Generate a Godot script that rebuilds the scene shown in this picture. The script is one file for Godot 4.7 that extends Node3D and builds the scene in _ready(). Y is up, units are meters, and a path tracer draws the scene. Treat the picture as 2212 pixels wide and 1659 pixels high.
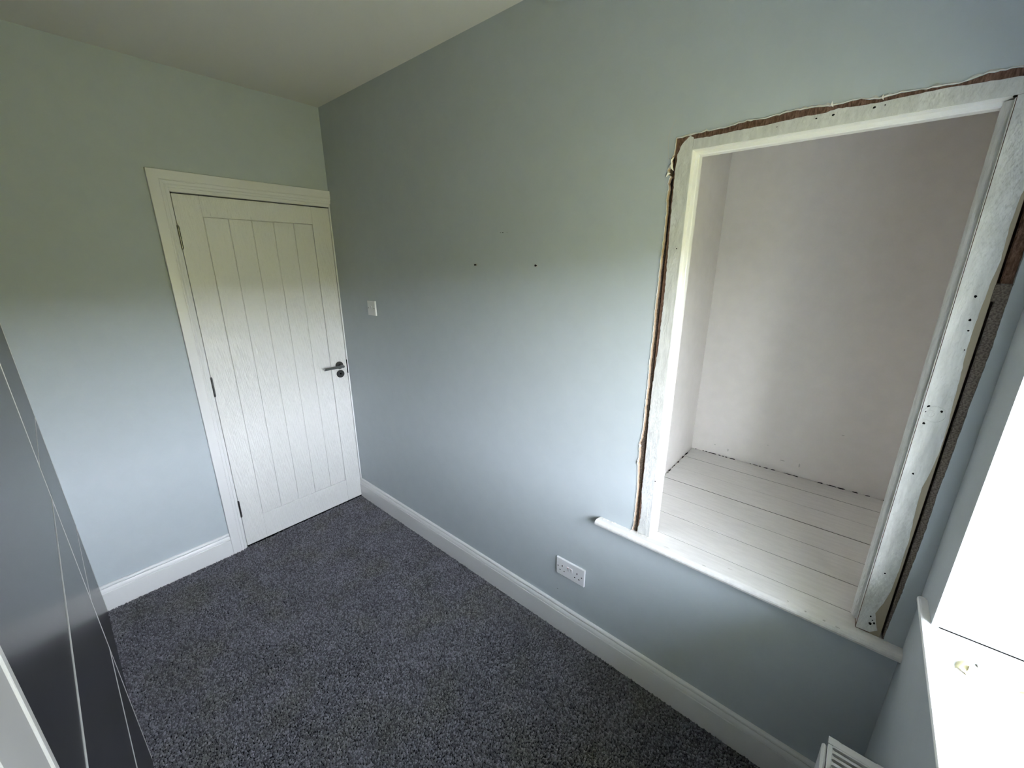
extends Node3D
# An empty bedroom corner with a bulkhead cupboard opening. y is up, metres; the corner of the
# door wall (z = 0) and the cupboard wall (x = 0) is the origin, the room lies at x < 0 and z > 0.

const CEIL := 2.53
const DEEP := 2.846          # the window wall's inner face
const WARD := -1.403         # the wardrobe's front at floor level
const LEFT := -2.06          # the wall behind the wardrobe
const WIN_X0 := -1.34
const WIN_X1 := -0.158
const WIN_Y0 := 0.9
const WIN_Y1 := 1.86
const WIN_Z := 3.22          # the window sits deep in the thick outer wall
const OUT_Z := 3.346

var rng := RandomNumberGenerator.new()
var M := {}

# ---------------------------------------------------------------- mesh helpers
func mb() -> SurfaceTool:
	var st := SurfaceTool.new()
	st.begin(Mesh.PRIMITIVE_TRIANGLES)
	return st

func tri(st: SurfaceTool, a: Vector3, b: Vector3, c: Vector3, out: Vector3) -> void:
	var n := (b - a).cross(c - a)
	if n.length() < 1e-14:
		return
	n = n.normalized()
	if n.dot(out) > 0.0:
		var t := b
		b = c
		c = t
	else:
		n = -n
	for p in [a, b, c]:
		st.set_normal(n)
		st.set_uv(flat_uv(p, n))
		st.add_vertex(p)

# texture coordinates in metres, laid on the plane that the face lies nearest to
func flat_uv(p: Vector3, n: Vector3) -> Vector2:
	var m := n.abs()
	if m.x >= m.y and m.x >= m.z:
		return Vector2(p.z, p.y)
	return Vector2(p.x, p.z) if m.y >= m.z else Vector2(p.x, p.y)

func face(st: SurfaceTool, pts: Array, out: Vector3) -> void:
	for i in range(1, pts.size() - 1):
		tri(st, pts[0], pts[i], pts[i + 1], out)

# a box with chamfered edges
func cbox(st: SurfaceTool, lo: Vector3, hi: Vector3, c := 0.0) -> void:
	var mid := (lo + hi) / 2.0
	var h := (hi - lo) / 2.0
	c = minf(c, minf(h.x, minf(h.y, h.z)) * 0.9)
	var v := func(s: Vector3, axis: int) -> Vector3:
		var k := Vector3(h.x - c, h.y - c, h.z - c)
		k[axis] = h[axis]
		return mid + k * s
	for a in 3:
		var b := (a + 1) % 3
		var d := (a + 2) % 3
		for s in [-1.0, 1.0]:
			var q := []
			for k in [[-1.0, -1.0], [1.0, -1.0], [1.0, 1.0], [-1.0, 1.0]]:
				var sg := Vector3()
				sg[a] = s
				sg[b] = k[0]
				sg[d] = k[1]
				q.append(v.call(sg, a))
			var o := Vector3()
			o[a] = s
			face(st, q, o)
			if c > 0.0:
				for s2 in [-1.0, 1.0]:
					var e0 := Vector3()
					e0[a] = s
					e0[b] = s2
					e0[d] = -1.0
					var e1 := e0
					e1[d] = 1.0
					var oo := Vector3()
					oo[a] = s
					oo[b] = s2
					face(st, [v.call(e0, a), v.call(e1, a), v.call(e1, b), v.call(e0, b)], oo)
	if c > 0.0:
		for x in [-1.0, 1.0]:
			for y in [-1.0, 1.0]:
				for z in [-1.0, 1.0]:
					var s := Vector3(x, y, z)
					tri(st, v.call(s, 0), v.call(s, 1), v.call(s, 2), s)

# a closed profile (x along u, y along w) swept from a to b; s0 and s1 mitre the ends by x
func sweep(st: SurfaceTool, prof: PackedVector2Array, a: Vector3, b: Vector3, u: Vector3, w: Vector3, s0 := 0.0, s1 := 0.0) -> void:
	var d := (b - a).normalized()
	var n := prof.size()
	var turn := -1.0 if Geometry2D.is_polygon_clockwise(prof) else 1.0
	var p0 := []
	var p1 := []
	for p in prof:
		p0.append(a + u * p.x + w * p.y + d * (s0 * p.x))
		p1.append(b + u * p.x + w * p.y + d * (s1 * p.x))
	for i in n:
		var j := (i + 1) % n
		var e := prof[j] - prof[i]
		var o2 := Vector2(e.y, -e.x) * turn
		face(st, [p0[i], p0[j], p1[j], p1[i]], u * o2.x + w * o2.y)
	var t := Geometry2D.triangulate_polygon(prof)
	for i in range(0, t.size(), 3):
		tri(st, p0[t[i]], p0[t[i + 1]], p0[t[i + 2]], -d)
		tri(st, p1[t[i]], p1[t[i + 1]], p1[t[i + 2]], d)

# a (radius, height) profile turned about the axis from o along d, with smooth normals
func lathe(st: SurfaceTool, prof: Array, o: Vector3, d: Vector3, sides := 20) -> void:
	d = d.normalized()
	var u := d.cross(Vector3(0.31, 0.87, 0.12)).normalized()
	var w := d.cross(u)
	for k in prof.size() - 1:
		var p: Vector2 = prof[k]
		var q: Vector2 = prof[k + 1]
		var e := q - p
		var nr := Vector2(e.y, -e.x).normalized()
		for i in sides:
			var a0 := TAU * i / sides
			var a1 := TAU * (i + 1) / sides
			var r0 := u * cos(a0) + w * sin(a0)
			var r1 := u * cos(a1) + w * sin(a1)
			var n0 := r0 * nr.x + d * nr.y
			var n1 := r1 * nr.x + d * nr.y
			var A := o + r0 * p.x + d * p.y
			var B := o + r1 * p.x + d * p.y
			var C := o + r1 * q.x + d * q.y
			var D := o + r0 * q.x + d * q.y
			smooth_quad(st, A, B, C, D, n0, n1, n1, n0)

func smooth_quad(st: SurfaceTool, A: Vector3, B: Vector3, C: Vector3, D: Vector3, na: Vector3, nb: Vector3, nc: Vector3, nd: Vector3) -> void:
	for t in [[A, B, C, na, nb, nc], [A, C, D, na, nc, nd]]:
		var g: Vector3 = (t[1] - t[0]).cross(t[2] - t[0])
		if g.length() < 1e-14:
			continue
		var order := [0, 2, 1] if g.dot(t[3] + t[4] + t[5]) > 0.0 else [0, 1, 2]
		for k in order:
			st.set_normal(t[3 + k])
			st.set_uv(flat_uv(t[k], g))
			st.add_vertex(t[k])

# a polygon in (z, y) made solid between two x
func slab_zy(st: SurfaceTool, poly: PackedVector2Array, x0: float, x1: float) -> void:
	sweep(st, poly, Vector3(x0, 0, 0), Vector3(x1, 0, 0), Vector3(0, 0, 1), Vector3(0, 1, 0))

# ---------------------------------------------------------------- scene helpers
var used := {}
func numbered(called: String) -> String:
	if not used.has(called):
		used[called] = 0
		return called
	used[called] += 1
	return "%s_%03d" % [called, used[called]]

func build(st: SurfaceTool, called: String, m: Material, parent: Node = self) -> MeshInstance3D:
	if m is StandardMaterial3D and m.normal_enabled:
		st.generate_tangents()
	var o := MeshInstance3D.new()
	o.mesh = st.commit()
	o.name = numbered(called) if parent == self else called
	o.material_override = m
	o.cast_shadow = GeometryInstance3D.SHADOW_CASTING_SETTING_ON
	parent.add_child(o, true)
	return o

func base(called: String, at := Vector3.ZERO) -> Node3D:
	var o := Node3D.new()
	o.name = numbered(called)
	o.position = at
	add_child(o, true)
	return o

func tag(o: Node, label: String, category := "", kind := "", group := "") -> Node:
	o.set_meta("label", label)
	if category != "":
		o.set_meta("category", category)
	if kind != "":
		o.set_meta("kind", kind)
	if group != "":
		o.set_meta("group", group)
	return o

# ---------------------------------------------------------------- materials
func noise_image(sd: int, size: int, freq: float, oct := 4) -> Image:
	var n := FastNoiseLite.new()
	n.seed = sd
	n.noise_type = FastNoiseLite.TYPE_SIMPLEX
	n.frequency = freq
	n.fractal_octaves = oct
	return n.get_seamless_image(size, size)

func normal_tex(sd: int, size: int, freq: float, oct: int, strength: float) -> ImageTexture:
	var im := noise_image(sd, size, freq, oct)
	im.bump_map_to_normal_map(strength)
	return ImageTexture.create_from_image(im)

func tint_tex(sd: int, size: int, freq: float, oct: int, dark: Color, light: Color) -> ImageTexture:
	var im := noise_image(sd, size, freq, oct)
	var outp := Image.create(size, size, false, Image.FORMAT_RGB8)
	for y in size:
		for x in size:
			outp.set_pixel(x, y, dark.lerp(light, im.get_pixel(x, y).r))
	return ImageTexture.create_from_image(outp)

func mat(c: Color, rough: float, spec := 0.5, metal := 0.0) -> StandardMaterial3D:
	var m := StandardMaterial3D.new()
	m.albedo_color = c
	m.roughness = rough
	m.metallic_specular = spec
	m.metallic = metal
	return m

func world_map(m: StandardMaterial3D, scale: Vector3) -> void:
	m.uv1_scale = scale

func relief(m: StandardMaterial3D, t: Texture2D, k: float, scale: Vector3) -> void:
	m.normal_enabled = true
	m.normal_texture = t
	m.normal_scale = k
	world_map(m, scale)

func make_materials() -> void:
	var fine := normal_tex(12, 512, 0.06, 3, 4.0)
	var wall := mat(Color(1, 1, 1), 1.0, 0.0)
	wall.albedo_texture = tint_tex(21, 256, 0.012, 4, Color(0.760, 0.792, 0.808), Color(0.772, 0.802, 0.817))
	world_map(wall, Vector3(2.3, 2.3, 1))
	M.wall = wall
	var ceil := mat(Color(0.90, 0.895, 0.88), 1.0, 0.0)
	M.ceiling = ceil
	M.plaster = mat(Color(0.93, 0.92, 0.90), 1.0, 0.0)
	var torn := mat(Color(0.74, 0.655, 0.57), 0.9, 0.2)
	relief(torn, fine, 1.0, Vector3(14, 14, 14))
	M.torn = torn
	var recess := mat(Color(1, 1, 1), 1.0, 0.0)
	recess.albedo_texture = tint_tex(31, 256, 0.02, 4, Color(0.935, 0.92, 0.902), Color(0.952, 0.937, 0.92))
	world_map(recess, Vector3(1.9, 1.9, 1))
	M.recess = recess
	M.gloss = mat(Color(0.93, 0.93, 0.925), 0.28, 0.5)
	var door := mat(Color(0.92, 0.918, 0.905), 0.28, 0.6)
	relief(door, normal_tex(13, 512, 0.03, 4, 5.0), 0.75, Vector3(11, 0.45, 1))
	M.door = door
	M.groove = mat(Color(0.80, 0.795, 0.78), 0.5, 0.4)
	var board := mat(Color(1, 1, 1), 0.5, 0.45)
	board.albedo_texture = tint_tex(41, 256, 0.03, 5, Color(0.885, 0.875, 0.862), Color(0.925, 0.915, 0.902))
	relief(board, fine, 0.15, Vector3(7, 1.1, 1))
	M.board = board
	var oldpaint := mat(Color(1, 1, 1), 0.5, 0.45)
	oldpaint.albedo_texture = tint_tex(51, 256, 0.03, 5, Color(0.80, 0.80, 0.79), Color(0.90, 0.90, 0.89))
	relief(oldpaint, fine, 0.5, Vector3(6, 1.2, 6))
	M.oldpaint = oldpaint
	var bare := mat(Color(1, 1, 1), 0.85, 0.2)
	bare.albedo_texture = tint_tex(61, 256, 0.04, 5, Color(0.30, 0.22, 0.18), Color(0.56, 0.45, 0.39))
	relief(bare, fine, 0.8, Vector3(16, 4, 16))
	M.bare = bare
	var brick := mat(Color(1, 1, 1), 0.95, 0.15)
	brick.albedo_texture = tint_tex(71, 256, 0.05, 5, Color(0.33, 0.30, 0.28), Color(0.60, 0.56, 0.52))
	relief(brick, fine, 1.0, Vector3(12, 12, 12))
	M.brick = brick
	M.undercoat = mat(Color(0.66, 0.62, 0.54), 0.8, 0.2)
	M.dark = mat(Color(0.03, 0.03, 0.035), 0.9, 0.1)
	M.grime = mat(Color(0.10, 0.095, 0.09), 0.95, 0.1)
	M.scuff = mat(Color(0.80, 0.79, 0.77), 0.95, 0.1)
	var ward := mat(Color(0.06, 0.063, 0.08), 0.27, 0.4)
	M.ward = ward
	M.ward_light = mat(Color(0.55, 0.55, 0.55), 0.45, 0.4)
	M.ward_body = mat(Color(0.35, 0.35, 0.36), 0.6, 0.3)
	M.alu = mat(Color(0.80, 0.80, 0.79), 0.35, 0.5, 0.6)
	M.steel = mat(Color(0.60, 0.60, 0.60), 0.25, 0.5, 1.0)
	M.steel_dark = mat(Color(0.36, 0.36, 0.36), 0.35, 0.5, 1.0)
	M.plastic = mat(Color(0.93, 0.93, 0.935), 0.3, 0.5)
	M.rad = mat(Color(0.90, 0.90, 0.90), 0.4, 0.45)
	M.rust = mat(Color(0.17, 0.12, 0.10), 0.7, 0.3)
	M.backing = mat(Color(0.12, 0.12, 0.13), 0.95, 0.1)
	M.cream = mat(Color(0.86, 0.82, 0.66), 0.5, 0.4)
	M.sill = mat(Color(0.94, 0.94, 0.95), 0.35, 0.45)
	var pane := mat(Color(1, 1, 1, 0.04), 0.02, 0.5)
	pane.transparency = BaseMaterial3D.TRANSPARENCY_ALPHA
	M.pane = pane
	M.lawn = mat(Color(0.555, 0.520, 0.300), 1.0, 0.0)
	var pile := mat(Color(1, 1, 1), 1.0, 0.0)
	pile.vertex_color_use_as_albedo = true
	M.pile = pile

# ---------------------------------------------------------------- ragged outlines on the cupboard wall, (z, y)
# left edge of the torn plaster, from ledge to head
func left_edge() -> PackedVector2Array:
	var p := PackedVector2Array()
	for k in [[2.081, 0.685], [2.085, 0.72], [2.0865, 0.80], [2.087, 0.86], [2.083, 0.92], [2.083, 0.95], [2.078, 0.975], [2.081, 1.0], [2.0795, 1.03], [2.076, 1.05], [2.083, 1.075], [2.087, 1.12],
			[2.086, 1.20], [2.0875, 1.28], [2.086, 1.36], [2.0885, 1.44], [2.087, 1.52], [2.089, 1.60], [2.0895, 1.68], [2.092, 1.76], [2.0925, 1.83], [2.0885, 1.86], [2.0925, 1.885], [2.0885, 1.90],
			[2.0945, 1.918], [2.086, 1.925], [2.084, 1.938], [2.0935, 1.952], [2.0905, 1.966], [2.0975, 1.976], [2.100, 1.990], [2.1005, 2.0165]]:
		p.append(Vector2(k[0], k[1]))
	return roughen(p, 0.0011, 0.006)

func top_edge() -> PackedVector2Array:
	var p := PackedVector2Array()
	for k in [[2.1005, 2.0165], [2.13, 2.0175], [2.18, 2.0205], [2.23, 2.0215], [2.28, 2.026], [2.33, 2.0245], [2.38, 2.029], [2.43, 2.0275], [2.455, 2.0225], [2.50, 2.027], [2.54, 2.019], [2.575, 2.024], [2.615, 2.0205],
			[2.645, 2.0195], [2.67, 2.021], [2.70, 2.0275], [2.73, 2.028], [2.76, 2.0235], [2.79, 2.021], [2.826, 2.022]]:
		p.append(Vector2(k[0], k[1]))
	return roughen(p, 0.0012, 0.007)

func right_edge() -> PackedVector2Array:
	var p := PackedVector2Array()
	for k in [[2.826, 2.022], [2.825, 1.85], [2.8235, 1.70], [2.8225, 1.60], [2.823, 1.50], [2.8195, 1.36], [2.8185, 1.25], [2.8165, 1.15], [2.817, 1.05], [2.815, 0.95], [2.813, 0.85], [2.8085, 0.72], [2.8075, 0.685]]:
		p.append(Vector2(k[0], k[1]))
	return roughen(p, 0.0006, 0.008)

func roughen(p: PackedVector2Array, amp: float, step: float) -> PackedVector2Array:
	var r := RandomNumberGenerator.new()
	r.seed = 900 + p.size()
	var o := PackedVector2Array([p[0]])
	for i in p.size() - 1:
		var n := maxi(1, int(p[i].distance_to(p[i + 1]) / step))
		var d := (p[i + 1] - p[i]).normalized()
		for k in range(1, n + 1):
			var q := p[i].lerp(p[i + 1], float(k) / n)
			if k < n or i < p.size() - 2:
				q += Vector2(-d.y, d.x) * r.randf_range(-amp, amp)
			o.append(q)
	return o

# a lip of torn paint that curls off the wall along a ragged edge: away is the side of the wall
func lip(st: SurfaceTool, edge: PackedVector2Array, away: Vector2, wide: float, sd: int, thresh := 0.0) -> void:
	var r := RandomNumberGenerator.new()
	r.seed = sd
	var n := FastNoiseLite.new()
	n.seed = sd
	n.frequency = 9.0
	var prev := []
	for i in edge.size():
		var e := edge[i]
		var big := clampf(n.get_noise_2d(e.x * 3.0, e.y * 3.0) + 0.55 - thresh, 0.12, 1.4)
		var w := wide * big * r.randf_range(0.7, 1.2)
		var h := (0.0015 + 0.004 * big) * r.randf_range(0.7, 1.2)
		var q := e + away * w
		var m := e + away * w * 0.45
		var row := [Vector3(0.006, e.y, e.x), Vector3(-h, e.y + away.y * 0.0008, e.x + away.x * 0.0008), Vector3(-h * 0.75, m.y, m.x), Vector3(0.0002, q.y, q.x)]
		if prev.size():
			for k in 3:
				face(st, [prev[k], prev[k + 1], row[k + 1], row[k]], Vector3(-1, 0, 0) if k > 0 else Vector3(-0.3, -away.y, -away.x))
		prev = row

# ================================================================ the scene
func _ready() -> void:
	rng.seed = 7
	# --- camera
	var cam := Camera3D.new()
	cam.name = "camera"
	cam.fov = 86.731
	cam.near = 0.01
	cam.far = 300.0
	cam.position = Vector3(-1.3115, 1.6731, 2.6059)
	add_child(cam)
	cam.look_at_from_position(cam.position, cam.position + Vector3(0.7255, -0.2853, -0.6263), Vector3.UP)
	cam.current = true
	# --- sky and exposure: an overcast day that enters by the window
	var env := Environment.new()
	var sky_mat := ProceduralSkyMaterial.new()
	sky_mat.sky_top_color = Color(0.52, 0.58, 0.66)
	sky_mat.sky_horizon_color = Color(0.95, 0.968, 1.0)
	sky_mat.sky_curve = 0.5
	sky_mat.ground_horizon_color = Color(0.50, 0.47, 0.31)
	sky_mat.ground_bottom_color = Color(0.45, 0.42, 0.28)
	var sky := Sky.new()
	sky.sky_material = sky_mat
	env.background_mode = Environment.BG_SKY
	env.sky = sky
	env.background_energy_multiplier = 5.0
	env.ambient_light_source = Environment.AMBIENT_SOURCE_DISABLED
	env.tonemap_mode = Environment.TONE_MAPPER_LINEAR
	env.tonemap_exposure = 11.6
	env.sdfgi_enabled = true
	env.ssao_enabled = true
	env.ssil_enabled = true
	var we := WorldEnvironment.new()
	we.name = "world_environment"
	we.environment = env
	add_child(we)

	make_materials()
	room()
	outside()
	window()
	recess()
	opening_frame()
	door()
	baseboards()
	wardrobe()
	radiator()
	fittings()
	sill_scrap()
	carpet()

# ---------------------------------------------------------------- room shell
func room() -> void:
	var st := mb()
	cbox(st, Vector3(LEFT - 0.1, -0.25, -0.1), Vector3(0.1, -0.006, OUT_Z))
	tag(build(st, "floor", M.backing), "dark underlay floor beneath the grey carpet", "floor", "structure")
	st = mb()
	cbox(st, Vector3(LEFT - 0.1, CEIL, -0.12), Vector3(0.12, CEIL + 0.12, OUT_Z))
	tag(build(st, "ceiling", M.ceiling), "plain white plastered ceiling above the green walls", "ceiling", "structure")
	# the door wall, with the doorway left open (x -0.805 .. 0)
	st = mb()
	cbox(st, Vector3(LEFT - 0.1, 0, -0.1), Vector3(-0.805, CEIL, 0))
	cbox(st, Vector3(-0.805, 2.026, -0.1), Vector3(0.1, CEIL, 0))
	tag(build(st, "wall_back", M.wall), "pale sage wall that holds the white door", "wall", "structure")
	# behind the wardrobe
	st = mb()
	cbox(st, Vector3(LEFT - 0.1, 0, 0), Vector3(LEFT, CEIL, DEEP))
	tag(build(st, "wall_left", M.wall), "pale sage wall hidden behind the wardrobe", "wall", "structure")
	# the window wall
	st = mb()
	var z1 := OUT_Z
	cbox(st, Vector3(LEFT - 0.1, 0, DEEP), Vector3(WIN_X0, CEIL, z1))
	cbox(st, Vector3(WIN_X1, 0, DEEP), Vector3(0.1, CEIL, z1))
	cbox(st, Vector3(WIN_X0, 0, DEEP), Vector3(WIN_X1, WIN_Y0 - 0.022, z1))
	cbox(st, Vector3(WIN_X0, WIN_Y1, DEEP), Vector3(WIN_X1, CEIL, z1))
	tag(build(st, "wall_front", M.wall), "pale sage window wall beside the camera with deep reveal", "wall", "structure")
	# the cupboard wall: plaster round the torn opening
	var le := left_edge()
	var te := top_edge()
	var re := right_edge()
	st = mb()
	var low := PackedVector2Array([Vector2(-0.1, 0), Vector2(DEEP, 0), Vector2(DEEP, 0.685), Vector2(-0.1, 0.685)])
	slab_zy(st, low, 0.0, 0.05)
	var left := PackedVector2Array([Vector2(-0.1, 0.685)])
	left.append_array(le)
	left.append(Vector2(-0.1, 2.0165))
	slab_zy(st, left, 0.0, 0.014)
	var top := PackedVector2Array([Vector2(-0.1, 2.0165)])
	top.append_array(te)
	top.append(Vector2(DEEP, 2.022))
	top.append(Vector2(DEEP, CEIL))
	top.append(Vector2(-0.1, CEIL))
	slab_zy(st, top, 0.0, 0.014)
	var right := PackedVector2Array()
	right.append_array(re)
	right.append(Vector2(DEEP, 0.685))
	right.append(Vector2(DEEP, 2.022))
	slab_zy(st, right, 0.0, 0.014)
	var wr := build(st, "wall_right", M.wall)
	tag(wr, "pale sage wall with the torn open cupboard hole", "wall", "structure")
	# rough masonry behind the plaster
	st = mb()
	cbox(st, Vector3(0.014, 0.685, -0.1), Vector3(0.06, CEIL, 2.0945))
	cbox(st, Vector3(0.014, 2.031, 2.0945), Vector3(0.06, CEIL, 2.8075))
	cbox(st, Vector3(0.003, 0.685, 2.8042), Vector3(0.06, 1.615, DEEP), 0.002)
	cbox(st, Vector3(0.0015, 1.595, 2.7965), Vector3(0.0135, 1.632, DEEP), 0.003)
	build(st, "masonry_edge", M.brick, wr).set_meta("label", "brown exposed wall edge beside the frame")
	st = mb()
	cbox(st, Vector3(0.012, 1.61, 2.8052), Vector3(0.06, 2.03, DEEP), 0.002)
	build(st, "lath_edge", M.bare, wr).set_meta("label", "dark brown timber lath beside the frame top")
	# torn paint that curls away from the edges
	st = mb()
	lip(st, le, Vector2(-1, 0.05), 0.005, 5, 0.55)
	build(st, "torn_plaster", M.plaster, wr).set_meta("label", "white torn plaster edge left of the frame")
	st = mb()
	lip(st, te, Vector2(0.1, 1), 0.0085, 6, 0.25)
	build(st, "torn_plaster", M.plaster, wr).set_meta("label", "white torn plaster edge above the frame")
	# the broken thickness of the plaster
	st = mb()
	for i in le.size() - 1:
		face(st, [Vector3(-0.0004, le[i].y, le[i].x + 0.0006), Vector3(-0.0004, le[i + 1].y, le[i + 1].x + 0.0006), Vector3(0.0145, le[i + 1].y, le[i + 1].x + 0.0016), Vector3(0.0145, le[i].y, le[i].x + 0.0016)], Vector3(-0.1, 0, 1))
	build(st, "broken_plaster", M.torn, wr).set_meta("label", "tan broken plaster left of the frame")
	# flakes of plaster at the upper left corner and along the head
	for f in [[2.092, 1.945, 0.019, 0.3], [2.0915, 1.962, 0.013, -0.5], [2.086, 1.928, 0.012, 0.9], [2.455, 2.0255, 0.010, 0.4], [2.545, 2.021, 0.009, 0.2], [2.08, 1.045, 0.010, 1.1], [2.078, 0.985, 0.008, 0.4]]:
		st = mb()
		flake(st, f[0], f[1], f[2], f[3])
		build(st, "plaster_flake", M.plaster, wr)
	# chips and scuffs in the paint
	for c in [[1.412, 1.792, 0.006, 0.0022], [1.424, 1.7917, 0.010, 0.0028], [1.447, 1.7925, 0.005, 0.0014], [1.906, 2.175, 0.003, 0.002], [1.755, 0.215, 0.008, 0.002], [1.60, 0.20, 0.004, 0.002], [1.46, 0.33, 0.003, 0.0018]]:
		st = mb()
		blot(st, Vector3(-0.0003, c[1], c[0]), Vector3(0, 0, 1), Vector3(0, 1, 0), c[2], c[3], Vector3(-1, 0, 0))
		build(st, "paint_chip", M.grime if c[2] > 0.004 else M.scuff, wr)
	# hairline crack above the corner of the frame
	st = mb()
	var cr := [[2.083, 1.965], [2.079, 1.985], [2.077, 2.005], [2.0765, 2.025], [2.082, 2.045], [2.094, 2.066]]
	for i in cr.size() - 1:
		var a := Vector3(-0.0002, cr[i][1], cr[i][0])
		var b := Vector3(-0.0002, cr[i + 1][1], cr[i + 1][0])
		var n := (b - a).cross(Vector3(1, 0, 0)).normalized() * 0.0006
		face(st, [a - n, b - n, b + n, a + n], Vector3(-1, 0, 0))
	build(st, "hairline_crack", M.scuff, wr)

func flake(st: SurfaceTool, z: float, y: float, s: float, turn: float) -> void:
	var r := RandomNumberGenerator.new()
	r.seed = int(z * 9000.0 + y * 777.0)
	var c := Vector3(-0.004 - 0.15 * s, y, z)
	var ring := []
	var back := []
	for k in 6:
		var a := TAU * k / 6.0 + turn
		var q := s * (r.randf_range(0.15, 0.4) if k % 2 == 0 else r.randf_range(0.5, 1.0))
		var p := Vector3(-0.001 - r.randf() * 0.004, y + sin(a) * q * 1.1, z + cos(a) * q * 0.7)
		ring.append(p)
		back.append(Vector3(0.002, p.y, p.z))
	for k in 6:
		var j := (k + 1) % 6
		tri(st, c, ring[k], ring[j], Vector3(-1, 0, 0))
		face(st, [ring[k], ring[j], back[j], back[k]], (ring[k] + ring[j]) / 2.0 - c)

# a small irregular mark lying on a surface
func blot(st: SurfaceTool, at: Vector3, u: Vector3, w: Vector3, su: float, sw: float, out: Vector3) -> void:
	var r := RandomNumberGenerator.new()
	r.seed = int(absf(at.x * 31000.0 + at.y * 17000.0 + at.z * 53000.0))
	var ring := []
	for k in 8:
		var a := TAU * k / 8.0
		ring.append(at + u * cos(a) * su * r.randf_range(0.35, 0.6) + w * sin(a) * sw * r.randf_range(0.35, 0.6))
	for k in 8:
		tri(st, at + out * 0.0004, ring[k], ring[(k + 1) % 8], out)
		face(st, [ring[k], ring[(k + 1) % 8], ring[(k + 1) % 8] - out * 0.001, ring[k] - out * 0.001], (ring[k] - at))

# ---------------------------------------------------------------- what the window looks on to
func outside() -> void:
	var st := mb()
	face(st, [Vector3(-90, -3.2, 3.5), Vector3(90, -3.2, 3.5), Vector3(90, -3.2, 160), Vector3(-90, -3.2, 160)], Vector3.UP)
	tag(build(st, "ground", M.lawn), "green field outside the bedroom window", "field", "structure")
	# the eaves just above the window
	st = mb()
	cbox(st, Vector3(LEFT - 0.1, 2.0, OUT_Z), Vector3(0.4, 2.03, 3.7))
	cbox(st, Vector3(LEFT - 0.1, 2.0, 3.7), Vector3(0.4, 2.2, 3.72))
	tag(build(st, "roof_eaves", M.gloss), "white boarded eaves outside above the window", "eaves", "structure")
	# a long low green ridge closes the view
	st = mb()
	var n := FastNoiseLite.new()
	n.seed = 3
	n.frequency = 0.03
	var pr := []
	for i in 41:
		var x := -120.0 + 6.0 * i
		var h := 7.0 + 1.5 * n.get_noise_1d(x)
		var row := [Vector3(x, -3.2, 38), Vector3(x, -3.2 + h * 0.7, 50), Vector3(x, -3.2 + h * 1.35, 66), Vector3(x, -3.2 + h * 1.2, 90), Vector3(x, -3.2, 120)]
		if pr.size():
			for k in 4:
				face(st, [pr[k], pr[k + 1], row[k + 1], row[k]], Vector3(0, 1, -0.3 if k < 2 else 0.5))
		pr = row
	tag(build(st, "hill", M.lawn), "low green hill beyond the field outside", "hill", "structure")

# ---------------------------------------------------------------- window and sill
func window() -> void:
	var w := base("window_1", Vector3((WIN_X0 + WIN_X1) / 2.0, WIN_Y0, WIN_Z))
	tag(w, "white framed bedroom window behind the camera", "window", "structure")
	var hw := (WIN_X1 - WIN_X0) / 2.0
	var hh := WIN_Y1 - WIN_Y0
	var st := mb()
	cbox(st, Vector3(-hw, 0, 0), Vector3(-hw + 0.055, hh, 0.07), 0.006)
	cbox(st, Vector3(hw - 0.055, 0, 0), Vector3(hw, hh, 0.07), 0.006)
	cbox(st, Vector3(-hw + 0.055, 0, 0), Vector3(hw - 0.055, 0.055, 0.07), 0.006)
	cbox(st, Vector3(-hw + 0.055, hh - 0.055, 0), Vector3(hw - 0.055, hh, 0.07), 0.006)
	build(st, "window_frame", M.gloss, w)
	st = mb()
	cbox(st, Vector3(-0.03, 0.055, 0), Vector3(0.03, hh - 0.055, 0.07), 0.006)
	build(st, "mullion", M.gloss, w)
	for s in [[-hw + 0.055, -0.03], [0.03, hw - 0.055]]:
		st = mb()
		cbox(st, Vector3(s[0], 0.055, 0.033), Vector3(s[1], hh - 0.055, 0.037))
		build(st, "pane", M.pane, w)
	# the sill board, nosed and with a horn past the reveal
	st = mb()
	var p := PackedVector2Array()
	for k in [[WIN_Z + 0.02, WIN_Y0], [2.834, WIN_Y0], [2.830, WIN_Y0 - 0.0012], [2.828, WIN_Y0 - 0.004], [2.8285, WIN_Y0 - 0.008], [2.832, WIN_Y0 - 0.014], [2.840, WIN_Y0 - 0.022], [WIN_Z + 0.02, WIN_Y0 - 0.022]]:
		p.append(Vector2(k[0], k[1]))
	sweep(st, p, Vector3(WIN_X0, 0, 0), Vector3(WIN_X1, 0, 0), Vector3(0, 0, 1), Vector3(0, 1, 0))
	var ph := PackedVector2Array()
	for k in p:
		ph.append(Vector2(minf(k.x, DEEP + 0.002), k.y))
	sweep(st, ph, Vector3(WIN_X1, 0, 0), Vector3(-0.068, 0, 0), Vector3(0, 0, 1), Vector3(0, 1, 0))
	lathe(st, [Vector2(0, 0.0), Vector2(0.003, 0.0), Vector2(0.0075, 0.008), Vector2(0.009, 0.015), Vector2(0.009, 0.019), Vector2(0.007, 0.022), Vector2(0, 0.022)], Vector3(-0.068, WIN_Y0 - 0.022, 2.837), Vector3.UP, 16)
	var ws := build(st, "windowsill", M.sill)
	st = mb()
	cbox(st, Vector3(WIN_X1 - 0.0022, WIN_Y0 - 0.001, DEEP + 0.012), Vector3(WIN_X1 + 0.001, WIN_Y0 + 0.0018, WIN_Z))
	build(st, "joint", M.grime, ws)
	tag(ws, "white painted window sill board with rounded nosing and horn", "window sill", "structure")

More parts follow.
